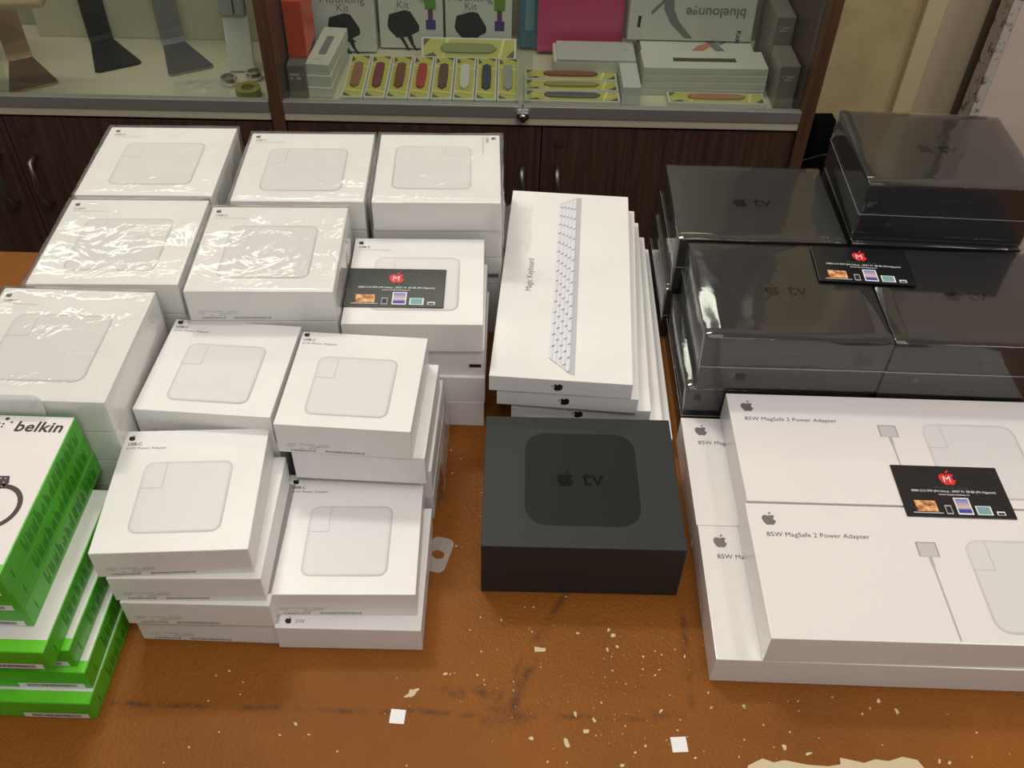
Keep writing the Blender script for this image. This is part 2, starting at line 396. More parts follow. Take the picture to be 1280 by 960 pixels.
edge = [(0.1796, 0.3036), (0.1911, 0.3093), (0.199, 0.3065), (0.2066, 0.3085), (0.2236, 0.3055), (0.238, 0.3048), (0.2475, 0.3065), (0.2483, 0.3116), (0.2653, 0.3082), (0.274, 0.3112), (0.2833, 0.3100), (0.2946, 0.3136), (0.305, 0.3116), (0.3082, 0.3057), (0.315, 0.27), (0.17, 0.27)]
addpoly(bm, edge, 0.00012)
ch = obj('peeled_patches', bm, CHIP, tb); ch['kind'] = 'stuff'; ch['label'] = 'cream backing showing where the brown top has peeled'
for (x, y, a, s, l) in ((-0.0782, 0.3329, -3, 0.0056, 'small white paper square on the table below the white boxes'),
                        (0.1311, 0.3177, 4, 0.0058, 'small white paper square at bottom right near the peeled edge')):
    q = obj('paper_sticker', bx(-s, s, -s, s, 0, 0.0003), WHT, None, (x, y, 0.0003), (0, 0, R(a)))
    tag(q, l, 'sticker', 'paper squares stuck on the table')

# ------------------------------------------------------------------ white charger boxes
def charger_box(x, y, z, yaw, w_, d, h, big, label, top=True, front=True, group='white charger boxes'):
    r = obj('charger_box', cached(('box', w_, d, h), lambda: cbox(w_, d, h, 0.0007), WHITE), WHITE, None, (x, y, z), (0, 0, R(yaw)))
    tag(r, label, 'box', group)
    e = 0.00015
    if top:
        if big:
            ch_, cx, cy, hx, hy, rr, m = 'L', 0, -0.006, 0.040, 0.039, 0.0085, CHL
            lx, ly, ux, uy, px, py, pw = -0.0560, 0.0560, -0.0578, 0.0478, -0.0578, 0.0436, '87W Power Adapter'
        else:
            ch_, cx, cy, hx, hy, rr, m = 'S', 0, -0.0085, 0.0335, 0.034, 0.0075, CHS
            lx, ly, ux, uy, px, py, pw = -0.0498, 0.0515, -0.0520, 0.0437, -0.0520, 0.0394, '61W Power Adapter'
        pr = part('printed_charger', 'charger' + ch_, lambda: addpoly(bmesh.new(), rrect(-hx, hx, -hy, hy, rr)), m, r, (cx, cy, h + e))
        def plug():
            b = bmesh.new(); pw_, ph = (0.0185, 0.027) if big else (0.0165, 0.0255); x1, y1 = -hx + pw_, hy - ph
            addpoly(b, [(x1, y1), (x1 + 0.0005, y1), (x1 + 0.0005, hy - 0.001), (x1, hy - 0.001)])
            addpoly(b, [(-hx + 0.001, y1 - 0.0005), (x1 + 0.0005, y1 - 0.0005), (x1 + 0.0005, y1), (-hx + 0.001, y1)])
            return b
        part('printed_plug_outline', 'plug' + ch_, plug, PALEINK, pr, (0, 0, e))
        logo('apple_logo', 0.0062, INK, r, (lx, ly, h + e))
        text('title_text', 'USB-C', 0.0040, INK, r, (ux, uy, h + e), bold=0.012)
        text('subtitle_text', pw, 0.0036, PALEINK if big else GREYINK, r, (px, py, h + e))
    if front:
        yf = -d / 2 - e
        part('small_print', 'micro', lambda: microtext(0.034, 3, 0.0022, 0.0010, 3), PALEINK, r, (-w_ / 2 + 0.008, yf, 0.0098), FRONT)
        part('serial_barcode', 'serial', lambda: barcode(0.032, 0.0022, 7), GREYINK, r, (-w_ / 2 + 0.038, yf, 0.0022), FRONT)
        part('serial_barcode', 'serial2', lambda: barcode(0.020, 0.0018, 9), GREYINK, r, (-w_ / 2 + 0.010, yf, 0.0022), FRONT)
    return r
ORD = ['topmost', 'second from the top', 'third from the top', 'fourth from the top', 'lowest']
def layer_word(i, n): return 'lowest' if i == n - 1 else ORD[i]
def pile(where, big, w_, d, h, tops, gap, front_vis=(0,)):
    """tops: list of (x, y, yaw) from the top box down; all rest on one another and on the table"""
    n = len(tops); res = []
    for i, (x, y, a) in enumerate(tops):
        z = 0.0002 + (n - 1 - i) * (h + gap)
        if i == 0: l = 'white charger box, topmost of the %s' % where
        else: l = 'white charger box, %s in %s' % (layer_word(i, n), where)
        res.append(charger_box(x, y, z, a, w_, d, h, big, l, top=(i == 0), front=(i in front_vis), group='charger boxes in the ' + where))
    return res
hs, hl = 0.0287, 0.0323
S1 = pile('front pile beside the green boxes', False, 0.112, 0.118, hs, [(-0.2447, 0.4529, 4.2), (-0.2372, 0.4500, 1.9), (-0.2330, 0.4470, 0.5), (-0.2292, 0.4500, -0.4)], 0.0002, (0, 1, 2, 3))
# the short front pile: upper box and a slimmer box of another adapter under it
S2a = charger_box(-0.1267, 0.4591, 0.0291, 1.9, 0.113, 0.118, hs, False, 'white charger box on the short front pile beside the black box', group='charger boxes in the short front pile')
S2b = charger_box(-0.1214, 0.4475, 0.0002, 0.6, 0.1129, 0.1189, hs, False, 'white box sticking out under the short front pile, black logo on its lid edge', top=False, front=False, group='charger boxes in the short front pile')
logo('apple_logo', 0.0062, INK, S2b, (-0.0465, -0.0525, hs + 0.00015))
text('title_text', '5W', 0.0050, GREYINK, S2b, (-0.0415, -0.0548, hs + 0.00015))
S3 = pile('left middle pile behind the front pile', False, 0.1105, 0.110, hl, [(-0.2428, 0.5712, -2.6), (-0.2425, 0.5716, -1.8), (-0.2420, 0.5720, -2.6), (-0.2425, 0.5716, -2.0)], 0.0002)
S4 = pile('right middle pile behind the short front pile', False, 0.1085, 0.1105, hl, [(-0.1301, 0.5600, -2.2), (-0.1212, 0.5610, -1.5), (-0.1190, 0.5748, -1.0), (-0.1185, 0.5748, -1.0)], 0.0002)
S5 = pile('wrapped pile left of the business card pile', True, 0.1264, 0.126, hl, [(-0.2203, 0.6895, 2.4)] * 5, 0.0009)
S6 = pile('pile with a black business card on it', True, 0.1248, 0.1270, hl, [(-0.0914, 0.6945, 1.9), (-0.0895, 0.6990, 1.0), (-0.0880, 0.6962, 0.4), (-0.0888, 0.6962, 0.2)], 0.0002, (0, 1))
S7 = pile('back left corner wrapped pile', True, 0.1300, 0.127, hl, [(-0.3590, 0.8290, 2.2)] * 5, 0.0009)
S8 = pile('far left wrapped pile, second row from back', True, 0.1280, 0.1275, hl, [(-0.3540, 0.6938, 2.2)] * 5, 0.0009)
S9 = pile('wrapped pile behind the green boxes', True, 0.1270, 0.1310, hl, [(-0.3668, 0.5562, -0.1)] * 5, 0.0009)
S10 = pile('middle wrapped pile of the back row', True, 0.1265, 0.1255, hl, [(-0.2122, 0.8260, 2.4)] * 5, 0.0009)
S11 = pile('wrapped back pile nearest the keyboard boxes', True, 0.1265, 0.1237, hl, [(-0.0800, 0.8310, 2.5 - 90)] + [(-0.0800, 0.8310, 2.5)] * 4, 0.0009)
for q, wd in ((S6[1], 0.125), (S11[2], 0.1265)):
    part('black_label', 'blklabel', lambda: addpoly(bmesh.new(), [(0, 0), (0.011, 0), (0.011, 0.004), (0, 0.004)]), INK, q, (wd / 2 - 0.014, -0.0638, 0.010), FRONT)

def wrap_bm(w_, d, h, seed, over=0.0022, fray=True):
    bm = bmesh.new(); bmesh.ops.create_cube(bm, size=1)
    bmesh.ops.subdivide_edges(bm, edges=bm.edges, cuts=22, use_grid_fill=True)
    for v in bm.verts:
        p = v.co.copy()
        q = Vector((p.x * (w_ + over * 2), p.y * (d + over * 2), p.z * h))
        nn = noise.noise(Vector((q.x * 38 + seed * 7, q.y * 38, q.z * 55))) * 0.0011
        n2 = noise.noise(Vector((q.x * 9 + seed * 3, q.y * 95, q.z * 20 + seed))) * 0.0008
        f = Vector((p.x / 0.5, p.y / 0.5, 0))
        q.x += max(0, abs(f.x) ** 8) * math.copysign(1, f.x) * (nn + n2); q.y += max(0, abs(f.y) ** 8) * math.copysign(1, f.y) * (nn + n2)
        if p.z > 0.49:
            q.z += 0.0011 + (nn + n2) * 0.8 if max(abs(f.x), abs(f.y)) < 0.97 else 0.0004
        elif p.z < -0.49: q.z += 0.0003
        v.co = q + Vector((0, 0, h / 2))
    if fray:
        for v in bm.verts: pass
    bmesh.ops.delete(bm, geom=[f for f in bm.faces if f.calc_center_median().z < 0.0006], context='FACES')
    for f in bm.faces: f.smooth = True
    return bm
def wrap(x, y, yaw, w_, d, h, seed, label, over=0.0022):
    o = obj('plastic_wrap', wrap_bm(w_, d, h, seed, over), WRAP, None, (x, y, 0.0004), (0, 0, R(yaw)))
    return tag(o, label, 'plastic wrap', 'clear wraps around white box piles')
HT = 5 * (hl + 0.0009)
wrap(-0.2203, 0.6895, 2.4, 0.1264, 0.126, HT, 1, 'clear wrinkled plastic wrap around the pile left of the business card pile')
wrap(-0.3590, 0.8290, 2.2, 0.1300, 0.127, HT, 2, 'clear plastic wrap around the back left corner pile of white boxes')
wrap(-0.3540, 0.6938, 2.2, 0.1280, 0.1275, HT, 3, 'clear plastic wrap around the far left second-row pile of white boxes')
wrap(-0.3668, 0.5562, -0.1, 0.1270, 0.131, HT, 4, 'clear plastic wrap around the white pile just behind the green boxes', 0.0014)
wrap(-0.2122, 0.8260, 2.4, 0.1265, 0.1255, HT, 5, 'clear plastic wrap around the middle back row pile of white boxes', 0.0018)
wrap(-0.0800, 0.8310, 2.5, 0.1265, 0.1265, HT, 6, 'clear crumpled plastic wrap around the back pile nearest the keyboard boxes', 0.0018)

# frayed corner of wrap standing out at the back pile
bm = bmesh.new(); G = 9
gv = [[bm.verts.new((0.030 * i / G, 0.006 * math.sin(i * 1.3 + j) * (i / G) + 0.010 * i / G, -0.045 + (0.055 + 0.014 * i / G) * j / G * (1 - 0.35 * i / G) + 0.004 * math.sin(i * 2.1))) for j in range(G + 1)] for i in range(G + 1)]
for i in range(G):
    for j in range(G): bm.faces.new((gv[i][j], gv[i + 1][j], gv[i + 1][j + 1], gv[i][j + 1])).smooth = True
tag(obj('wrap_scrap', bm, WRAP, None, (-0.0165, 0.765, 0.160), (0, 0, R(-8))), 'crumpled loose end of clear wrap beside the keyboard box corner', 'plastic wrap')

bm = bmesh.new(); G = 16
gv = [[bm.verts.new((0.0018 + 0.0022 * noise.noise(Vector((i * 0.5, j * 0.6, 4))) + 0.004 * math.sin(j / G * 3.1) * (1 - i / G), 0.100 * i / G, 0.004 + (0.066 - 0.012 * abs(math.sin(i * 0.7))) * j / G)) for j in range(G + 1)] for i in range(G + 1)]
for i in range(G):
    for j in range(G): bm.faces.new((gv[i][j], gv[i + 1][j], gv[i + 1][j + 1], gv[i][j + 1])).smooth = True
tag(obj('wrap_scrap', bm, TABFILM, None, (-0.0618, 0.5260, 0.0005), (0, 0, R(-1))), 'loose clear plastic along the right side of the right middle pile', 'plastic wrap')

# ------------------------------------------------------------------ keyboard boxes
KX = [(0.0509, 0.7545, -2.95), (0.0589, 0.7550, -3.3), (0.0690, 0.7575, -2.0), (0.0800, 0.7545, -1.1), (0.0895, 0.7560, -0.3)]
kl = ['long white keyboard box with a keyboard picture, topmost of its stack', 'long white keyboard box second in the stack, black logo on its end', 'long white keyboard box third in the stack, right edge fanning out', 'long white keyboard box fourth in the fanned stack', 'long white keyboard box lowest of the fanned stack']
for i, (x, y, a) in enumerate(KX):
    z = 0.0002 + (4 - i) * 0.0184
    k = obj('keyboard_box', cached('kbox', lambda: cbox(0.1279, 0.2988, 0.0182, 0.0008), WHITE), WHITE, None, (x, y, z), (0, 0, R(a)))
    tag(k, kl[i], 'box', 'keyboard boxes stacked beside the charger boxes')
    logo('apple_logo', 0.0105, INK, k, (-0.003, -0.14955, 0.0092), (R(90), R(-90), 0))
    if i == 0:
        text('title_text', 'Magic Keyboard', 0.0088, GREYINK, k, (-0.0335, -0.0270, 0.01835), (0, 0, R(90)), space=0.93)
        pic = obj('printed_keyboard', addpoly(bmesh.new(), [(-0.0108, .1261), (.0081, .1406), (.0082, -.1412), (-0.0124, -.121)]), mat('pale_keys_print', srgb(222, 222, 228), 0.4), k, (0, 0, 0.01835))
        bm = bmesh.new()
        def seg(p, q, wd):
            d = (Vector(q) - Vector(p)).normalized(); nrm = Vector((-d.y, d.x)) * wd / 2
            addpoly(bm, [tuple(Vector(p) + nrm), tuple(Vector(q) + nrm), tuple(Vector(q) - nrm), tuple(Vector(p) - nrm)])
        seg((-0.0108, .1261), (.0081, .1406), 0.0005); seg((-0.0124, -.121), (.0082, -.1412), 0.0005)
        seg((0.0081, .1406), (.0082, -.1412), 0.0006)
        obj('printed_outline', bm, mat('grey_line_print', (0.30, 0.30, 0.33), 0.5), pic, (0, 0, 0.0001))
        obj('printed_edge', addpoly(bmesh.new(), [(0.0086, .1406), (0.0128, .1415), (0.0121, -.143), (0.0088, -.1412)]), mat('silver_print', (0.50, 0.50, 0.53), 0.35), pic, (0, 0, 0.0001))
        bm = bmesh.new()
        for c in range(5):
            u0 = -0.0100 + c * 0.0037
            for r in range(15):
                f = (r + 0.5 + 0.18 * c) / 15.6; yy = 0.127 + c * 0.0030 - f * (0.252 + c * 0.0085)
                addpoly(bm, [(u0 - 0.0004, yy), (u0 + 0.0026, yy + 0.0020), (u0 + 0.0026, yy + 0.0042), (u0 - 0.0004, yy + 0.0022)])
        for c in range(1, 6): seg((-0.0108 + c * 0.0037 - 0.0006, 0.1270 + c * 0.0026), (-0.0124 + c * 0.0040 - 0.0006, -0.122 - c * 0.0036), 0.00025)
        obj('printed_keys', bm, mat('key_shadow_print', (0.34, 0.34, 0.38), 0.5), pic, (0, 0, 0.00012))

# ------------------------------------------------------------------ black media player boxes
TW, TD, THH = 0.1645, 0.1400, 0.0633
def tv_box(x, y, z, yaw, label, wrapped, w_=TW, d=TD, group=None, front=True):
    bm_ = BLACKCARD2 if wrapped else BLACKCARD
    r = obj('media_player_box', cached(('tv', w_, d, wrapped), lambda: cbox(w_, d, THH, 0.0008), bm_), bm_, None, (x, y, z), (0, 0, R(yaw)))
    tag(r, label, 'box', group)
    e = 0.00015
    pr = part('printed_device', 'tvpr%d' % wrapped, lambda: addpoly(bmesh.new(), rrect(-0.0475, 0.0475, -0.0503, 0.0503, 0.019, 10)), mat('faint_black_print', srgb(29, 29, 30), 0.5) if wrapped else BLKPRINT, r, (0.0005, 0.0012, THH + e))
    logo('apple_logo', 0.0175, BLKPRINT2, pr, (-0.0135, -0.0012, e))
    text('brand_text', 'tv', 0.0235, BLKPRINT2, pr, (0.0005, -0.0082, e), bold=0.012)
    if wrapped:
        logo('front_logo', 0.0075, DARKLOGO, r, (-w_ / 2 + 0.030, -d / 2 - e, 0.020), FRONT)
        part('front_small_print', 'tvmicro', lambda: microtext(0.045, 1, 0.003, 0.0013, 4), DARKLOGO, r, (-w_ / 2 + 0.070, -d / 2 - e, 0.047), FRONT)
        def shell():
            b = bx(-w_ / 2 - 0.0011, w_ / 2 + 0.0011, -d / 2 - 0.0008, d / 2 + 0.0008, -0.00012, THH + 0.0008, 0.0004)
            bmesh.ops.subdivide_edges(b, edges=[q for q in b.edges if q.calc_length() > 0.03], cuts=10, use_grid_fill=True)
            for v in b.verts:
                if abs(v.co.z - THH - 0.0008) < 1e-5: v.co.z += 0.0002 + 0.00032 * noise.noise(Vector((v.co.x * 20 + x * 50, v.co.y * 20, 0)))
                elif v.co.z > 0.001 and v.co.z < THH - 0.002:
                    k = 0.0005 * noise.noise(Vector((v.co.x * 18, v.co.y * 18 + x * 31, v.co.z * 25)))
                    v.co.x += math.copysign(1, v.co.x) * k; v.co.y += math.copysign(1, v.co.y) * k
            for f in b.faces: f.smooth = True
            for q in b.edges:
                if len(q.link_faces) == 2 and q.calc_face_angle(0) > 0.35: q.smooth = False
            return b
        wr = obj('shrink_wrap', shell(), GLOSSWRAP, r)
        part('wrap_seam', ('seam', w_, d), lambda: addbox(bx(-w_ / 2 - 0.0018, w_ / 2 + 0.0018, -d / 2 - 0.0020, -d / 2 - 0.0016, 0.030, 0.0306), -w_ / 2 - 0.0022, -w_ / 2 - 0.0018, -d / 2 - 0.0016, d / 2, 0.030, 0.0306), TABFILM, wr)
    return r
tv_box(0.0602, 0.5162, 0.0002, 0.5, 'matte black box with raised-look black device print, standing alone in the middle', False, 0.163, 0.1414)
tg = 'shrink-wrapped black boxes at right'
tv_box(0.2517, 0.6968, 0.0649, 0.1, 'shrink-wrapped black box at the front left, top of its pair', True, group=tg)
tv_box(0.2450, 0.6975, 0.0004, 0.0, 'shrink-wrapped black box under the front left one', True, group=tg)
tv_box(0.4185, 0.6960, 0.0649, -0.3, 'shrink-wrapped black box cut by the right frame edge, business card on its corner', True, group=tg)
tv_box(0.4190, 0.6970, 0.0004, 0.0, 'shrink-wrapped black box under the front right one', True, group=tg)
tv_box(0.2435, 0.8410, 0.0649, 0.3, 'shrink-wrapped black box behind the front left pair, beside the cabinet', True, 0.165, 0.1360, group=tg)
tv_box(0.2400, 0.8415, 0.0004, 0.0, 'shrink-wrapped black box under the rear left one', True, 0.165, 0.1360, group=tg)
tv_box(0.4160, 0.8480, 0.1294, -1.4, 'shrink-wrapped black box highest of all, at the rear right', True, group=tg)
tv_box(0.4150, 0.8420, 0.0649, -0.8, 'shrink-wrapped black box in the middle of the rear right stack', True, group=tg)
tv_box(0.4160, 0.8420, 0.0004, 0.0, 'shrink-wrapped black box lowest in the rear right stack', True, group=tg)

# ------------------------------------------------------------------ wide adapter boxes
MW, MD, MH = 0.275, 0.1255, 0.0321
def mag_box(x, y, z, yaw, label):
    r = obj('adapter_box', cached('mag', lambda: cbox(MW, MD, MH, 0.0006), WHITE2), WHITE2, None, (x, y, z), (0, 0, R(yaw)))
    tag(r, label, 'box', 'wide white adapter boxes at right'); e = 0.00015; s = -0.0275
    logo('apple_logo', 0.0135, LOGOGREY, r, (-0.0930 + s, 0.0472, MH + e))
    text('title_text', '85W MagSafe 2 Power Adapter', 0.00615, mat('dark_ink', (0.05, 0.05, 0.06), 0.5), r, (-0.0975 + s, 0.0295, MH + e), space=1.04)
    pr = part('printed_charger', 'magch', lambda: addpoly(bmesh.new(), rrect(-0.041, 0.041, -0.0425, 0.0425, 0.012)), CHM, r, (0.0995 + s, -0.0113, MH + e))
    def outline():
        b = bmesh.new()
        addpoly(b, [(-0.0240, 0.0140), (-0.0235, 0.0140), (-0.0235, 0.042), (-0.0240, 0.042)])
        addpoly(b, [(-0.0405, 0.0136), (-0.0235, 0.0136), (-0.0235, 0.0141), (-0.0405, 0.0141)]); return b
    part('printed_plug_outline', 'magpl', outline, PALEINK, pr, (0, 0, e))
    def conn():
        b = addpoly(bmesh.new(), [(0.0200, 0.0138), (0.0362, 0.0138), (0.0362, 0.0278), (0.0200, 0.0278)]); return b
    cn = part('printed_connector', 'magcn', conn, mat('connector_edge_print', (0.30, 0.29, 0.30), 0.4), r, (s, 0, MH + e))
    part('printed_connector_face', 'magcf', lambda: addpoly(bmesh.new(), [(0.0208, 0.0138), (0.0352, 0.0138), (0.0352, 0.0268), (0.0208, 0.0268)]), mat('connector_print', (0.56, 0.55, 0.55), 0.4), cn, (0, 0, e))
    def cable():
        b = addpoly(bmesh.new(), [(0.0268, 0.0138), (0.0298, 0.0138), (0.0296, 0.0045), (0.0270, 0.0045)])
        addpoly(b, [(0.0276, 0.0045), (0.0291, 0.0045), (0.0299, -0.0605), (0.0284, -0.0605)]); return b
    part('printed_cable', 'magcb', cable, mat('cable_print', (0.46, 0.44, 0.46), 0.4), r, (s, 0, MH + e))
    return r
s = 0.0275
mag_box(0.3045 + s, 0.4325, 0.0326, 0.1, 'wide white adapter box at front right with bottom of card on it')
mag_box(0.2703 + s, 0.4317, 0.0002, -0.4, 'wide white adapter box under the front right one, jutting left')
mag_box(0.3066 + s, 0.5600, 0.0326, 0.0, 'wide white adapter box behind the front one, in front of wrapped black boxes')
mag_box(0.2698 + s, 0.5585, 0.0002, 0.0, 'wide white adapter box under the rear one, jutting left')

# ------------------------------------------------------------------ green accessory boxes
GW, GD, GH = 0.140, 0.143, 0.0218
GP = [(-0.3964, 0.4146, 0), (-0.3970, 0.4170, 0.3), (-0.3966, 0.4190, 0), (-0.3833, 0.3988, 0), (-0.3770, 0.4140, -0.5), (-0.3718, 0.4076, 0.6), (-0.3699, 0.3958, 0)]
gl_ = ['green and white accessory box with printed black device, topmost at left edge', 'green box second in the left edge pile', 'green box third in the left edge pile, under the top bundle',
       'green box with white lid strip, fourth in the left edge pile', 'green box jutting right, fifth in the left edge pile', 'green box sixth in the left edge pile, just above the lowest', 'green box lowest in the pile, resting on the brown table']
def side_text():
    b = bmesh.new(); rd = random.Random(2)
    for k in range(13):
        y0 = -0.040 + k * 0.0080
        for j in range(5):
            yy = y0 + j * 0.00125; l = rd.uniform(0.006, 0.015)
            addpoly(b, [(yy, 0.004), (yy + 0.00055, 0.004), (yy + 0.00055, 0.004 + l), (yy, 0.004 + l)])
    addpoly(b, [(-0.060, 0.005), (-0.0590, 0.005), (-0.0590, 0.013), (-0.060, 0.013)]); return b
for i, (x, y, a) in enumerate(GP):
    z = 0.0002 + (6 - i) * 0.0220
    r = obj('accessory_box', cached('gbox', lambda: cbox(GW, GD, GH, 0.0008), GREEN), GREEN, None, (x, y, z), (0, 0, R(a)))
    tag(r, gl_[i], 'box', 'green accessory boxes at left edge'); e = 0.00015
    part('white_lid_panel', 'gtop', lambda: addpoly(bmesh.new(), [(-GW / 2 + .001, -GD / 2 + 0.0100), (GW / 2 - 0.0009, -GD / 2 + 0.0100), (GW / 2 - 0.0009, GD / 2 - 0.001), (-GW / 2 + .001, GD / 2 - 0.001)]), BELKW, r, (0, 0, GH + e))
    part('bright_green_band', 'gband', lambda: addpoly(bmesh.new(), [(-GW / 2 + .001, -GD / 2 + 0.0008), (GW / 2 - 0.0009, -GD / 2 + 0.0008), (GW / 2 - 0.0009, -GD / 2 + 0.0099), (-GW / 2 + .001, -GD / 2 + 0.0099)]), GREENLT, r, (0, 0, GH + e))
    part('side_small_print', 'gside', side_text, GREENDK, r, (GW / 2 + e, 0, 0), (R(90), 0, R(90)))
    st = part('barcode_sticker', 'gst', lambda: addpoly(bmesh.new(), [(0, 0), (0.048, 0), (0.048, 0.0062), (0, 0.0062)]), BELKW, r, (GW / 2 - 0.053, -GD / 2 - e, 0.0008), FRONT)
    part('barcode', 'gbar', lambda: barcode(0.036, 0.0035, 12), INK, st, (0.006, 0.0014, e))
    if i == 0:
        text('brand_text', 'belkin', 0.0142, mat('brown_black_ink', (0.03, 0.022, 0.022), 0.5), r, (0.0290, 0.0552, GH + 2 * e), bold=0.022, space=1.05, shear=0.12)
        bm = bmesh.new()
        for px_, py_, rr in ((0.0105, 0.0672, 0.0016), (0.0150, 0.0638, 0.0010), (0.0095, 0.0620, 0.0010), (0.0068, 0.0600, 0.0010), (0.0095, 0.0590, 0.0009), (0.0065, 0.0625, 0.0009), (0.0065, 0.0565, 0.0012), (0.0030, 0.0672, 0.0010)):
            addpoly(bm, [(px_ + rr * math.cos(k * math.pi / 5), py_ + rr * 0.9 * math.sin(k * math.pi / 5)) for k in range(10)])
        obj('brand_dots', bm, MATS['brown_black_ink'], r, (0.010, 0, GH + 2 * e))
        bm = bmesh.new(); n = 22; c0 = (0.0340, -0.0150); ro, ri = 0.0185, 0.0150
        pts = [(c0[0] + ro * math.cos(R(-100 + 200 * k / n)), c0[1] + 1.08 * ro * math.sin(R(-100 + 200 * k / n))) for k in range(n + 1)]
        pts += [(c0[0] + ri * math.cos(R(100 - 200 * k / n)), c0[1] + 1.08 * ri * math.sin(R(100 - 200 * k / n))) for k in range(n + 1)]
        addpoly(bm, pts)
        addpoly(bm, [(0.012, 0.012), (0.034, 0.0125), (0.036, 0.006), (0.032, 0.001), (0.026, -0.006), (0.014, -0.010)])
        dv = obj('printed_device', bm, mat('dark_brown_print', (0.045, 0.035, 0.035), 0.45), r, (0.010, 0, GH + 2 * e))
        bm = bmesh.new()
        for a_ in range(6):
            for b_ in range(4):
                px_, py_ = 0.015 + a_ * 0.0033, 0.010 - b_ * 0.0036 - a_ * 0.0001
                if b_ * 3 + a_ < 12: addpoly(bm, [(px_, py_), (px_ + .0011, py_), (px_ + .0011, py_ + .0011), (px_, py_ + .0011)])
        obj('printed_dots', bm, PALEINK, dv, (0, 0, e))
def hang_tab(w_, d, hole):
    bm = bmesh.new(); o = rrect(-w_ / 2, w_ / 2, -d / 2, d / 2, 0.006, 5)
    n = len(o); h = [(hole * math.cos(2 * math.pi * (k + 2.5) / n), hole * 0.8 * math.sin(2 * math.pi * (k + 2.5) / n)) for k in range(n)]
    for z, fl in ((0, 1), (0.0006, 0)):
        a = [bm.verts.new((*p, z)) for p in o]; b = [bm.verts.new((*p, z)) for p in h]
        for k in range(n):
            f = (a[k], a[(k + 1) % n], b[(k + 1) % n], b[k]); bm.faces.new(f[::-1] if fl else f)
    return bm
top_green = [o for o in COL.objects if o.get('label', '') == gl_[0]][0]
q = obj('hang_tab', hang_tab(0.085, 0.030, 0.009), film('milky_tab_plastic', (0.95, 0.97, 0.97), 0.1, 1.5, 0.45), top_green, (0.0050, 0.0736, 0.0255), (R(86), 0, 0))
q['label'] = 'clear plastic hang tab'
tag(obj('plastic_hang_tab', hang_tab(0.020, 0.036, 0.0055), TABFILM, None, (-0.0590, 0.4800, 0.0004), (0, 0, R(-14))), 'clear plastic hang tab with a hole, lying on the brown table', 'plastic tab')

# ------------------------------------------------------------------ business cards
SUN = mat('sunset_print', srgb(222, 160, 90), 0.4)
t = NT(SUN); t.base(t.ramp(t.noise(t.coords(), 160, 3), [(0.35, srgb(70, 50, 60)), (0.5, srgb(210, 140, 80)), (0.65, srgb(240, 200, 140))]))
BLU = mat('blue_print', srgb(80, 120, 200), 0.4)
t = NT(BLU); sp = t.node('ShaderNodeSeparateXYZ'); t.l.new(t.coords(), sp.inputs[0])
t.base(t.ramp(t.math('MULTIPLY_ADD', sp.outputs[1], 60, 0.5, clamp=True), [(0.0, srgb(70, 60, 150)), (0.25, srgb(60, 70, 170)), (0.4, srgb(220, 190, 170)), (1.0, srgb(60, 110, 205))]))
TEAL = mat('teal_print', srgb(120, 165, 170), 0.4)
def card(x, y, z, yaw, label, tilt=(0, 0)):
    r = obj('business_card', cached('card', lambda: cbox(0.09, 0.055, 0.0005), CARDBLK), CARDBLK, None, (x, y, z), (tilt[0], tilt[1], R(yaw)))
    tag(r, label, 'business card', 'black business cards lying on the boxes'); e = 0.0001; T = 0.0005 + e
    lg = logo('red_apple_logo', 0.0165, RED, r, (0, 0.0148, T))
    text('logo_letter', 'M', 0.0092, WHT, lg, (-0.0006, -0.0048, e), align='CENTER')
    text('shop_name_text', 'Macbook Shop', 0.0048, GRNTXT, r, (0, 0.0024, T), align='CENTER')
    text('phone_text', '0984 515 979 (Mr.Hieu) - 0937 91 38 88 (Mr.Nguyen)', 0.0034, WHT, r, (0.001, -0.0012, T), align='CENTER', space=0.95)
    text('web_text', 'www.macbookshop.vn', 0.0028, WHT, r, (0.0005, -0.0044, T), align='CENTER')
    P = lambda n, k, x0, x1, y0, y1, m, par=r, zz=T: part(n, k, lambda: addpoly(bmesh.new(), [(-(x1 - x0) / 2, -(y1 - y0) / 2), ((x1 - x0) / 2, -(y1 - y0) / 2), ((x1 - x0) / 2, (y1 - y0) / 2), (-(x1 - x0) / 2, (y1 - y0) / 2)]), m, par, ((x0 + x1) / 2, (y0 + y1) / 2, zz))
    P('printed_laptop_screen', 'c1', -0.0350, -0.0175, -0.0220, -0.0105, SUN)
    P('printed_laptop_base', 'c2', -0.0385, -0.0140, -0.0238, -0.0228, mat('silver_card_print', (0.5, 0.5, 0.5), 0.4))
    P('printed_phone', 'c3', -0.0112, -0.0058, -0.0242, -0.0150, MATS['silver_card_print']); P('printed_phone_screen', 'c4', -0.0106, -0.0064, -0.0230, -0.0162, INK, r, T + e)
    P('printed_tablet', 'c5', -0.0018, 0.0110, -0.0242, -0.0068, WHT); P('printed_tablet_screen', 'c6', -0.0008, 0.0100, -0.0228, -0.0080, BLU, r, T + e)
    P('printed_wide_tablet', 'c7', 0.0140, 0.0268, -0.0242, -0.0148, WHT); P('printed_wide_screen', 'c8', 0.0150, 0.0256, -0.0234, -0.0156, TEAL, r, T + e)
    P('printed_black_box', 'c9', 0.0302, 0.0370, -0.0240, -0.0200, WHT); P('printed_black_box_face', 'c10', 0.0310, 0.0362, -0.0236, -0.0214, INK, r, T + e)
    return r
card(0.3704, 0.5130, 0.0650, -0.1, 'black business card lying across the two wide white adapter boxes')
card(-0.1088, 0.6799, 0.1308, 1.2, 'black business card on the unwrapped white charger box')
card(0.3306, 0.7345, 0.1310, -2.3, 'black business card on the shrink-wrapped black boxes')

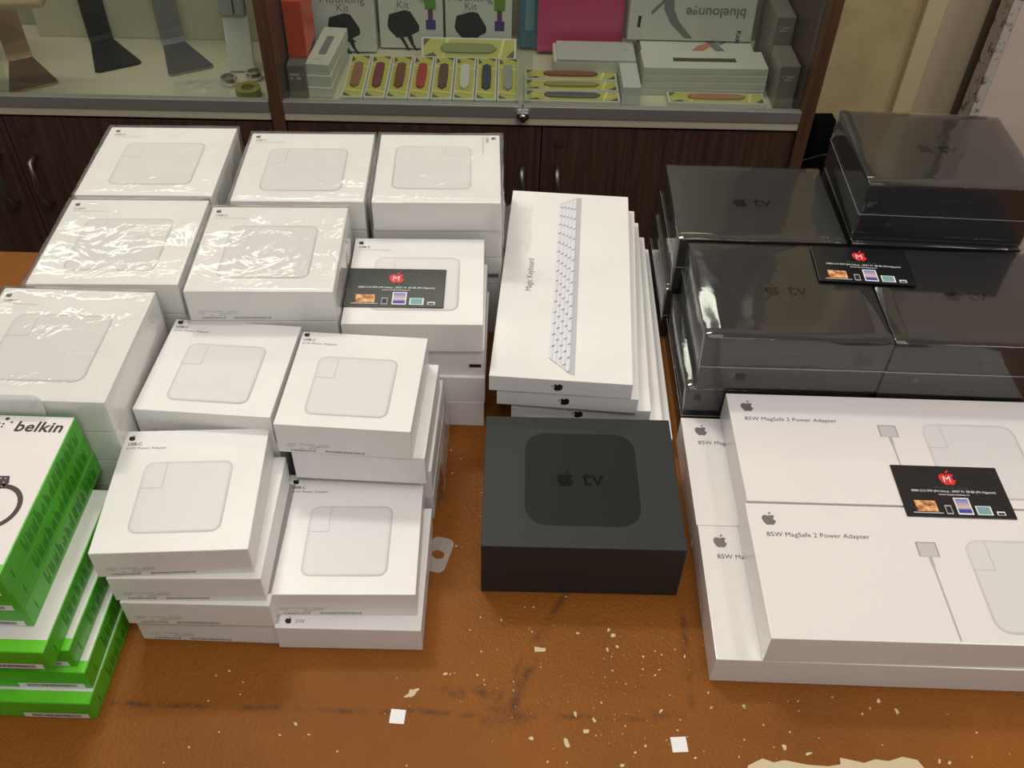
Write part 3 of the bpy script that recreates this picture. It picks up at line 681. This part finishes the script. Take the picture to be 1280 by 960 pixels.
# ------------------------------------------------------------------ display cabinets behind the table
ZS = -0.034
def cabinet(x0, x1, label, seam, handles, lock, shared=False):
    r = thing('display_cabinet', label, 'cabinet', C((x0 + x1) / 2, 0, -0.75), CA, 'display cabinets along the back')
    ox = -(x0 + x1) / 2; Z = 0.75; D = 0.29; xr = x1 - (0.001 if shared else 0.019)
    def p(name, X0, X1, Y0, Y1, Z0, Z1, m, par=r, bev=0.0008): return obj(name, bx(X0 + ox, X1 + ox, Y0, Y1, Z0 + Z, Z1 + Z, bev), m, par)
    p('carcass', x0 + 0.019, xr, 0.022, D, -0.74, -0.052, DWOOD)
    p('kickboard', x0 + 0.019, xr, 0.004, 0.0215, -0.74, -0.66, DWOOD)
    mid = (x0 + x1) / 2
    for (a, b, hx) in ((x0 + 0.020, mid - 0.001, mid - 0.0275), (mid + 0.001, xr - 0.001, mid + 0.0275)):
        dr = p('cabinet_door', a, b, 0.004, 0.0215, -0.655, -0.0525, DWOOD)
        zt = -0.118 if handles else -0.118
        bm = bmesh.new(); tube(bm, [(hx + ox, 0.004, zt + Z), (hx + ox, -0.014, zt - 0.004 + Z), (hx + ox, -0.021, zt - 0.030 + Z), (hx + ox, -0.021, zt - 0.055 + Z), (hx + ox, -0.014, zt - 0.083 + Z), (hx + ox, 0.004, zt - 0.087 + Z)], [0.0052, 0.0050, 0.0042, 0.0042, 0.0050, 0.0052])
        hd = obj('door_handle', bm, HANDLE, dr)
        for f in hd.data.polygons: f.use_smooth = True
        bm = lathe([(0.0, 0.0), (0.008, 0.0), (0.008, 0.002), (0.0, 0.002)], 16)
        obj('keyhole_cover', bm, KEYHOLE, dr, (hx + ox - (0.0 if hx < mid else 0), 0.0035, -0.075 + Z), (R(90), 0, 0)) if hx > mid else None
    p('cream_shelf', x0 + 0.019, xr, 0.0, D, -0.047, ZS, CREAM, bev=0.0012)
    ra = p('door_rail', x0 + 0.019, xr, -0.002, 0.0095, ZS + 0.0002, ZS + 0.0185, ALU, bev=0.001)
    for nm, a, b in (('left_side_panel', x0, x0 + 0.0188), ('right_side_panel', x1 - 0.0188, x1))[:1 if shared else 2]:
        p(nm, a, b, 0.012, D, -0.75, 0.80, IWOOD)
        p('edge_strip', a, b, -0.003, 0.0118, -0.75, 0.80, RWOOD)
    p('back_panel', x0 + 0.019, xr, D - 0.010, D, ZS, 0.78, INNER)
    p('top_panel', x0 + 0.019, xr, 0.012, D - 0.01, 0.78, 0.80, IWOOD)
    for a, b, yy in ((x0 + 0.020, seam + 0.012, 0.0125), (seam - 0.012, xr - 0.001, 0.0185)):
        g = p('glass_door', a, b, yy, yy + 0.003, ZS + 0.0004, 0.779, GLASS, bev=0.0003)
    if lock:
        lk = thing('l', '', '')
        bpy.data.objects.remove(lk)
        bm = addbox(bmesh.new(), seam - 0.009 + ox, seam + 0.009 + ox, -0.012, -0.0025, ZS + 0.001 + Z, ZS + 0.013 + Z, 0.002)
        lk = obj('glass_lock', bm, CHROME, ra)
        obj('lock_cylinder', lathe([(0, 0), (0.0045, 0), (0.005, 0.001), (0.005, 0.006), (0, 0.0065)], 16), CHROME, lk, (seam + ox, -0.0155 + 0.0035, ZS + 0.006 + Z), (R(90), 0, 0))
        obj('lock_bar', bx(seam - 0.0012 + ox, seam + 0.0012 + ox, -0.0035, 0.0, ZS + 0.013 + Z, ZS + 0.022 + Z, 0.0004), CHROME, lk)
    return r
cabinet(-0.372, 0.440, 'dark wood cabinet with glass display holding accessory boxes, behind the black boxes', 0.004, True, True)
cabinet(-1.19, -0.3725, 'dark wood cabinet with glass display holding metal stands, at the left', -0.768, False, False, True)

# ------------------------------------------------------------------ contents, left compartment
def item(name, bm, m, label, cat, x, y, z, rot=(0, 0, 0), group=None):
    o = obj(name, bm, m, None, C(x, y, z), (rot[0], rot[1], rot[2] + CA)); tag(o, label, cat, group); return o
FZ = ZS + 0.0004
def stand(x, y, yaw, m, label, lean, sgroup, shade_m):
    r = thing('metal_stand', label, 'stand', C(x, y, FZ), CA + yaw, sgroup)
    bm = bmesh.new(); pts = [(-0.0315, -0.105), (0.0315, -0.105), (0.036, -0.100), (0.0185, 0.0), (-0.0185, 0.0), (-0.036, -0.100)]
    addpoly(bm, pts, 0, 0.0035); fp = obj('foot_plate', bm, m, r)
    obj('foot_shade', addpoly(bmesh.new(), [(px_ * 0.97, py_ * 0.985 - 0.001) for px_, py_ in pts], 0.0036, 0.0006), shade_m, fp)  # same metal as the upright, darker foot shading put into this layer's colour
    bm = bmesh.new(); h = 0.30; th = 0.0035
    pr = [(0, 0.0036), (0.004, 0.012), (0.006 + lean * 0.1, 0.03), (lean, h)]
    L = [[bm.verts.new((sx * 0.0185, yy + dy, zz)) for (sx, dy) in ((-1, 0), (1, 0), (1, th), (-1, th))] for yy, zz in pr]
    for a, b in zip(L, L[1:]):
        for k in range(4): bm.faces.new((a[k], a[(k + 1) % 4], b[(k + 1) % 4], b[k]))
    bm.faces.new(L[0][::-1]); bm.faces.new(L[-1]); obj('upright', bm, m, r)
    bm = bx(-0.0186, 0.0186, -0.0015, 0.0012, 0.0036, 0.0052, 0.0003); obj('bend_highlight_edge', bm, CHROME if m.name != 'black_metal' else m, r)
    obj('top_arm', bx(-0.03, 0.03, lean - 0.05, lean + 0.006, 0.30, 0.306, 0.002), m, r)
    return r
BRM = mat('bronze_metal', srgb(176, 146, 110), 0.4, metal=0.3); BKM = mat('black_metal', srgb(24, 24, 26), 0.45); GRM = mat('grey_metal', srgb(152, 150, 154), 0.4, metal=0.3)
sg = 'metal stands in the left display'
b1 = stand(-0.797, 0.145, R(31), BRM, 'bronze stand with wide foot, leftmost in the left display', 0.03, sg, mat('brown_foot_shade', srgb(92, 72, 52), 0.6))
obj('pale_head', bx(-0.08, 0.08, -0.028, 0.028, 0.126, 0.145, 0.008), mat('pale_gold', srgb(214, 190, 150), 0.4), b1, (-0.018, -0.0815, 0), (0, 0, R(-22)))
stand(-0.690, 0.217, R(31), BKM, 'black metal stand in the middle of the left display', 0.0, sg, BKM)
stand(-0.570, 0.212, R(29), GRM, 'grey aluminium stand with shaded foot in the left display', 0.0, sg, mat('grey_foot_shade', srgb(84, 84, 82), 0.6))
dk = thing('white_dock', 'white plastic dock standing at the right of the left display', 'dock', C(-0.440, 0.128, FZ), CA + R(2))
obj('dock_plate', bx(-0.0205, 0.0205, -0.006, 0.0, 0, 0.085, 0.003), mat('white_plastic', (0.74, 0.72, 0.66), 0.3), dk, (0, 0.0, 0.0006), (R(-12), 0, 0))
obj('dock_head', bx(-0.023, 0.017, -0.010, 0.008, 0.085, 0.150, 0.004), mat('grey_plastic', (0.36, 0.36, 0.34), 0.3), dk, (0, 0.004, 0), (R(-8), 0, 0))
obj('dock_cable', tube(bmesh.new(), [(0.005, -0.012, 0.098), (0.006, -0.014, 0.118), (0.010, -0.010, 0.15), (0.014, -0.004, 0.19)], 0.0012), INK, dk)
for (x, y, m, l) in ((-0.452, 0.085, 'chrome', 'small silver ring lying in the clear bag, left one'), (-0.418, 0.105, 'chrome', 'small silver ring beside the white dock, right one')):
    tag(obj('metal_ring', lathe([(0.008, 0), (0.0125, 0), (0.0135, 0.006), (0.0125, 0.012), (0.008, 0.012), (0.0075, 0.006), (0.008, 0)], 20), MATS[m], None, C(x, y, FZ + 0.0005), (R(0), 0, 0)), l, 'ring', 'silver rings in the left display')
tag(obj('tape_roll', lathe([(0.010, 0), (0.019, 0), (0.0195, 0.006), (0.019, 0.013), (0.010, 0.013), (0.010, 0)], 24), mat('yellow_tape', srgb(140, 132, 50), 0.3), None, C(-0.415, 0.050, FZ + 0.0005)), 'yellow tape roll at the right corner of the left display', 'tape')
bm = bmesh.new(); G = 14; rd = random.Random(3); g = []
for i in range(G + 1):
    row = []
    for j in range(G + 1):
        u, v2 = i / G - 0.5, j / G - 0.5
        edge_ = max(0, 1 - 4 * (u * u + v2 * v2)); row.append(bm.verts.new((u * 0.085, v2 * 0.055, 0.001 + 0.008 * edge_ * abs(noise.noise(Vector((u * 6, v2 * 6, 3)))) * 2)))
    g.append(row)
for i in range(G):
    for j in range(G): bm.faces.new((g[i][j], g[i + 1][j], g[i + 1][j + 1], g[i][j + 1])).smooth = True
tag(obj('plastic_bag', bm, TABFILM, None, C(-0.492, 0.068, FZ + 0.0004), (0, 0, R(12))), 'crumpled clear plastic bag lying flat in the left display', 'bag')
item('low_back_board', bx(-0.20, 0.20, -0.004, 0.004, 0, 0.072, 0.001), CREAM, 'low cream board along the back of the left display', 'board', -0.60, 0.2420, FZ)

# ------------------------------------------------------------------ contents, right compartment
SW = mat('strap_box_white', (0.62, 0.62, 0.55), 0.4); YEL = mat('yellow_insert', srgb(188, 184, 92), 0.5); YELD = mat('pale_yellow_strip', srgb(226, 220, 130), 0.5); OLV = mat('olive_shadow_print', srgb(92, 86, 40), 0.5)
def strap_box(x, y, z, rot, L, W, H, colr, label, group):
    """white open-window box (long axis y) with yellow insert and a coloured strap"""
    m = mat('strap_%d_%d_%d' % colr, srgb(*colr), 0.5)
    r = item('watch_strap_box', cached(('sb', L, W, H), lambda: bx(-W / 2, W / 2, -L / 2, L / 2, 0, H, 0.0008), SW), SW, label, 'box', x, y, z, rot, group)
    wI, lI = W / 2 - 0.0028, L / 2 - 0.0035; e = 0.0002
    ins = part('yellow_insert', ('ins', L, W), lambda: addpoly(bmesh.new(), [(-wI, -lI), (wI, -lI), (wI, lI), (-wI, lI)]), YEL, r, (0, 0, H + e))
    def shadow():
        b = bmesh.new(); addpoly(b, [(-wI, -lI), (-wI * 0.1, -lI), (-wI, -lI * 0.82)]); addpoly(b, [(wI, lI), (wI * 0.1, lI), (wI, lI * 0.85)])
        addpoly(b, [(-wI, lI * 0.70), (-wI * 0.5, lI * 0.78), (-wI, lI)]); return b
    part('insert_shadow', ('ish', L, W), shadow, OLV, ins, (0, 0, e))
    part('strap', ('st', L, W, colr), lambda: addpoly(bmesh.new(), [(-W * .20, -lI * .50), (0, -lI * .62), (W * .20, -lI * .50), (W * .23, 0), (W * .20, lI * .55), (0, lI * .62), (-W * .20, lI * .55), (-W * .23, 0)], 0, 0.003), m, ins, (0, 0, e))
    def cross():
        b = bmesh.new()
        for s0 in (-1, 1):
            yb = s0 * lI * .62
            addpoly(b, [(-wI, yb - .006 * 1), (wI, yb + .006 * -2.2), (wI, yb - .009), (-wI, yb - .002)])
        return b
    part('insert_fold', ('fo', L, W), cross, YELD, ins, (0, 0, e * 2))
    return r
cols = [(146, 104, 78), (122, 52, 66), (118, 72, 56), (172, 62, 56), (98, 66, 62), (206, 206, 196), (58, 62, 72), (150, 152, 148)]
cn = ['tan', 'dark red', 'brown', 'bright red', 'dark brown', 'white', 'black', 'grey']
for k in range(8):
    strap_box(-0.2555 + k * 0.0338, 0.101, FZ, (0, 0, 0), 0.140, 0.0328, 0.011, cols[k], 'yellow-lined watch strap box with %s strap in the front row of the display' % cn[k], 'strap boxes in the front row')
strap_box(-0.083, 0.1895, FZ + 0.0145, (R(0), R(-48), R(90)), 0.154, 0.034, 0.010, (130, 140, 80), 'long yellow-lined strap box lying tilted behind the front row', 'strap boxes lying crosswise')
for k, (cc, nm) in enumerate((((120, 70, 60), 'nearest the glass'), ((130, 130, 70), 'in the middle'), ((80, 82, 66), 'farthest back'))):
    strap_box(0.0800, 0.050 + k * 0.0330, FZ + k * 0.001, (0, 0, R(90)), 0.146, 0.032, 0.010, [(80, 82, 80), (150, 146, 80), (130, 78, 62)][k], 'crosswise strap box below the pink case, ' + nm, 'strap boxes lying crosswise')
GREYP = mat('grey_print', (0.20, 0.20, 0.20), 0.4)
def mk_kit(x, w_, h, y, lab, full):
    r = item('mounting_kit_box', bx(-w_ / 2, w_ / 2, -0.016, 0.016, 0, h, 0.0012), mat('kit_white_card', (0.66, 0.66, 0.63), 0.35), lab, 'box', x, y, FZ + 0.0022, (R(-3), 0, 0), 'mounting kit boxes standing in the display')
    e = 0.0003; yf = -0.016 - e
    cxx = -w_ * 0.12 if full else 0.0
    bm = bmesh.new(); addpoly(bm, [(-0.022, 0.004), (-0.019, 0.018), (0.002, 0.024), (0.010, 0.022), (0.021, 0.004), (0.021, -0.004), (0.006, -0.012), (-0.010, -0.014), (-0.020, -0.003)])
    addpoly(bm, [(-0.006, -0.013), (-0.001, -0.013), (0.008, -0.032), (0.005, -0.033)]); addpoly(bm, [(0.004, -0.012), (0.011, -0.010), (0.013, -0.022), (0.018, -0.031), (0.016, -0.032), (0.009, -0.023)])
    obj('printed_charger', bm, INK, r, (cxx, yf, 0.034), FRONT).scale = (1.2, 1.2, 1)
    text('title_text', 'Mounting', 0.019, GREYINK, r, (cxx, yf, 0.079), FRONT, align='CENTER')
    text('title_text', 'Kit', 0.017, GREYINK, r, (cxx, yf, 0.0655), FRONT, align='CENTER')
    obj('small_print', microtext(0.025, 1, 0.003, 0.0011, 5), GREYINK, r, (cxx - 0.0125, yf, 0.0615), FRONT)
    if full:
        xx = w_ / 2 - 0.020
        obj('green_badge', addpoly(bmesh.new(), rrect(-0.009, 0.009, -0.012, 0.012, 0.003)), mat('badge_green', srgb(96, 150, 50), 0.4), r, (xx, yf, -0.016 + 0.092), FRONT)
        obj('badge_stem', addpoly(bmesh.new(), rrect(-0.004, 0.004, -0.009, 0.009, 0.001)), mat('badge_maroon', srgb(110, 60, 80), 0.4), r, (xx, yf, -0.016 + 0.073), FRONT)
        obj('purple_badge', addpoly(bmesh.new(), rrect(-0.008, 0.008, -0.008, 0.008, 0.001)), mat('badge_purple', srgb(70, 56, 140), 0.4), r, (xx, yf, -0.016 + 0.056), FRONT)
    else:
        obj('brand_text', microtext(0.024, 1, 0.003, 0.0035, 8, 1.0), INK, r, (0.0, yf, 0.016), FRONT)
mk_kit(-0.285, 0.100, 0.150, 0.2150, 'white box with black charger print, leftmost of the standing kits', False)
mk_kit(-0.178, 0.104, 0.150, 0.2320, 'mounting kit box with black charger print between the other two kits', True)
mk_kit(-0.068, 0.108, 0.150, 0.2320, 'mounting kit box with charger print beside the blue case', True)
# white strap-box stack at the left, orange and grey boxes beside it
for k in range(3):
    r = item('slim_white_box', bx(-0.0185, 0.0185, -0.065, 0.065, 0, 0.0165, 0.0008), SW, 'slim white box with a grey strap print, %s of three' % ['lowest', 'middle', 'topmost'][k], 'box', -0.3010, 0.112 + k * 0.004, FZ + k * 0.0168, (0, 0, R(-3 - k)), 'slim white boxes by the orange box')
    if k == 2:
        obj('printed_strap', addpoly(bmesh.new(), [(-0.006, -0.032), (0.006, -0.032), (0.006, 0.032), (-0.006, 0.032)]), GREYP, r, (0, 0, 0.0168))
        obj('small_print', microtext(0.02, 1, 0.003, 0.002, 6), GREYINK, r, (-0.010, -0.050, 0.0168))
item('grey_box', bx(-0.0135, 0.0135, -0.045, 0.045, 0, 0.052, 0.001), mat('grey_card', srgb(112, 106, 98), 0.4), 'small grey carton under the orange box at the left end', 'box', -0.3368, 0.090, FZ, (0, 0, 0))
gk = [o for o in COL.objects if o.name.startswith('grey_box')][0]
obj('box_label', microtext(0.02, 2, 0.006, 0.004, 15), PALEINK, gk, (-0.010, -0.0453, 0.036), FRONT)
ob = item('orange_box', bx(-0.0140, 0.0140, -0.040, 0.040, 0, 0.085, 0.001), mat('orange_card', srgb(214, 74, 34), 0.4), 'orange box standing on the small grey carton', 'box', -0.3365, 0.112, FZ + 0.0524, (0, 0, 0))
obj('dark_print', microtext(0.016, 3, 0.004, 0.0024, 16), INK, ob, (-0.006, -0.02, 0.0853))
# blue and pink cases
cs = item('blue_case', bx(-0.075, 0.075, -0.005, 0.005, 0, 0.19, 0.003), mat('blue_plastic', srgb(58, 120, 150), 0.25, coat=0.3), 'blue plastic case behind the pink case', 'case', 0.074, 0.2270, FZ + 0.005, (R(-3), 0, 0))
obj('case_window', bx(-0.066, -0.052, -0.0058, -0.0051, 0.03, 0.08), mat('case_pale', srgb(120, 160, 175), 0.3), cs)
pk = item('pink_case', bx(-0.070, 0.070, -0.005, 0.005, 0, 0.19, 0.003), mat('pink_plastic', srgb(198, 66, 112), 0.25, coat=0.3), 'pink plastic case leaning in the display', 'case', 0.0975, 0.2130, FZ + 0.005, (R(-3), 0, 0))
obj('case_logo', logo_bm(0.010), mat('case_silver', (0.5, 0.4, 0.45), 0.3), pk, (-0.02, -0.0055, 0.09), FRONT)
# white envelope box and slim boxes
wb = thing('white_flat_box', 'flat white box in clear sleeve leaning below the pink case', 'box', C(0.118, 0.160, FZ), CA)
obj('carton', bx(-0.0650, 0.0650, -0.036, 0.030, 0, 0.030, 0.001), SW, wb)
obj('lid', bx(-0.060, 0.0645, -0.036, 0.030, 0.0302, 0.034, 0.001), mat('pale_sleeve', (0.50, 0.52, 0.50), 0.25), wb)
obj('small_print', microtext(0.03, 3, 0.006, 0.0012, 9), PALEINK, wb, (-0.01, 0.005, 0.0343))
obj('tiny_logo', logo_bm(0.006), GREYINK, wb, (0.05, 0.0, 0.0343))
item('white_carton', bx(-0.0140, 0.0140, -0.045, 0.045, 0, 0.030, 0.001), mat('pale_blue_white', (0.58, 0.60, 0.58), 0.4), 'small white carton between the strap boxes and the flat white boxes', 'box', 0.1695, 0.088, FZ)
for k in range(4):
    r = item('flat_white_box', bx(-0.0960, 0.0960, -0.030, 0.030, 0, 0.0108, 0.0008), SW, 'flat long white box, %s in the stack of four' % ['lowest', 'second from below', 'third from below', 'topmost'][k], 'box', 0.2850, 0.108 + k * 0.001, FZ + k * 0.0112, (0, 0, R(-0.5 + k * 0.4)), 'flat white boxes near the grey cartons')
    if k == 3: obj('printed_strap', addpoly(bmesh.new(), [(-0.048, -0.008), (-0.046, -0.006), (0.048, -0.006), (0.050, -0.008), (0.050, 0.008), (0.048, 0.006), (-0.046, 0.006), (-0.048, 0.008)]), mat('brown_grey_print', srgb(70, 64, 54), 0.5), r, (0, -0.002, 0.0111))
strap_box(0.3020, 0.056, FZ, (0, 0, R(90)), 0.150, 0.034, 0.009, (168, 122, 84), 'strap box with tan strap lying below the flat white boxes', 'strap boxes lying crosswise')
b2 = item('laptop_stand_box', bx(-0.090, 0.090, -0.040, 0.040, 0, 0.038, 0.001), SW, 'white box lying down, stand and hand picture on it', 'box', 0.283, 0.1810, FZ)
bm = addpoly(bmesh.new(), [(0.010, 0.030), (0.022, 0.034), (0.045, -0.030), (0.030, -0.034)]); addpoly(bm, [(0.034, 0.0), (0.060, 0.022), (0.062, 0.018), (0.038, -0.006)])
obj('printed_stand', bm, GREYP, b2, (0, 0, 0.0383)); obj('printed_hand', addpoly(bmesh.new(), [(-0.012, -0.030), (0.004, -0.034), (0.022, -0.010), (0.018, 0.002), (0.0, -0.010)]), mat('skin_print', srgb(196, 128, 100), 0.5), b2, (0, 0, 0.0383))
obj('small_print', microtext(0.06, 1, 0.003, 0.0022, 11), GREYINK, b2, (-0.075, -0.032, 0.0383))
b1 = item('laptop_stand_box', bx(-0.100, 0.100, -0.014, 0.014, 0, 0.150, 0.001), mat('stand_box_card', (0.60, 0.59, 0.54), 0.35), 'white laptop stand box standing upside down with bluelounge lettering', 'box', 0.272, 0.1990, FZ + 0.0392, (R(-5), 0, R(0)))
yf = -0.0143
text('brand_text', 'bluelounge', 0.022, GREYINK, b1, (0.085, yf, 0.052), (R(90), R(180), 0), bold=0.02)
text('small_text', 'Kickflip', 0.011, INK, b1, (0.075, yf, 0.018), (R(90), R(90), 0), bold=0.02)
bm = addpoly(bmesh.new(), [(-0.036, 0.15), (-0.030, 0.05), (-0.020, 0.030), (0.005, 0.004), (-0.008, 0.004), (-0.034, 0.028), (-0.046, 0.05), (-0.048, 0.15)])
addpoly(bm, [(-0.066, 0.045), (-0.046, 0.066), (-0.044, 0.061), (-0.064, 0.040)])
obj('printed_stand', bm, GREYP, b1, (0, yf, 0), FRONT)
obj('printed_hand', addpoly(bmesh.new(), [(-0.034, 0.064), (-0.020, 0.075), (0.006, 0.100), (-0.010, 0.11), (-0.030, 0.09)]), MATS['skin_print'], b1, (0, yf, 0), FRONT)
obj('printed_pen', addpoly(bmesh.new(), [(-0.086, 0.020), (-0.081, 0.020), (-0.080, 0.038), (-0.085, 0.038)]), INK, b1, (0, yf, 0), FRONT)
GC = mat('grey_brown_card', srgb(128, 120, 112), 0.35, coat=0.2)
for (y, z, h, d, l) in ((0.0800, 0, 0.068, 0.072, 'front grey carton at the right end of the display'), (0.1560, 0, 0.110, 0.072, 'tall grey carton behind the front one at the right end'), (0.2080, 0.0, 0.160, 0.028, 'rearmost grey carton at the right end of the display')):
    r = item('grey_carton', bx(-0.0145, 0.0145, -d / 2, d / 2, 0, h, 0.0012), GC, l, 'box', 0.4030, y, FZ + z, (0, 0, 0), 'grey cartons at the right end')
    obj('carton_print', microtext(0.018, 2, 0.005, 0.0032, 14), PALEINK, r, (-0.009, -d / 2 - 0.0004, h - 0.018), FRONT)

# made-up black shape filling in the dark void right of the cabinet
bm = bmesh.new(); bmesh.ops.create_cube(bm, size=1); bmesh.ops.subdivide_edges(bm, edges=bm.edges, cuts=8, use_grid_fill=True)
for v in bm.verts:
    t_ = (v.co.z + 0.5); sx = 0.135 * (1 - 0.72 * t_ ** 2); sy = 0.15 * (1 - 0.6 * t_ ** 3)
    wv = 1 + 0.10 * noise.noise(v.co * 4)
    v.co = Vector((v.co.x * sx * wv - 0.012 * t_, v.co.y * sy * wv, t_ * 0.648))
for f in bm.faces: f.smooth = True
bg = thing('dark_gap_filler', 'made-up black shape for the dark gap between cabinet and wall', 'bag', C(0.520, 0.130, -0.7498), CA)
obj('filler_body', bm, mat('filler_black', srgb(6, 6, 6), 0.95, spec=0.1), bg)
obj('filler_line', tube(bmesh.new(), [(-0.055, -0.045, 0.60), (-0.02, -0.052, 0.618), (0.03, -0.050, 0.612)], 0.0012), mat('olive_line', srgb(50, 54, 34), 0.6), bg)
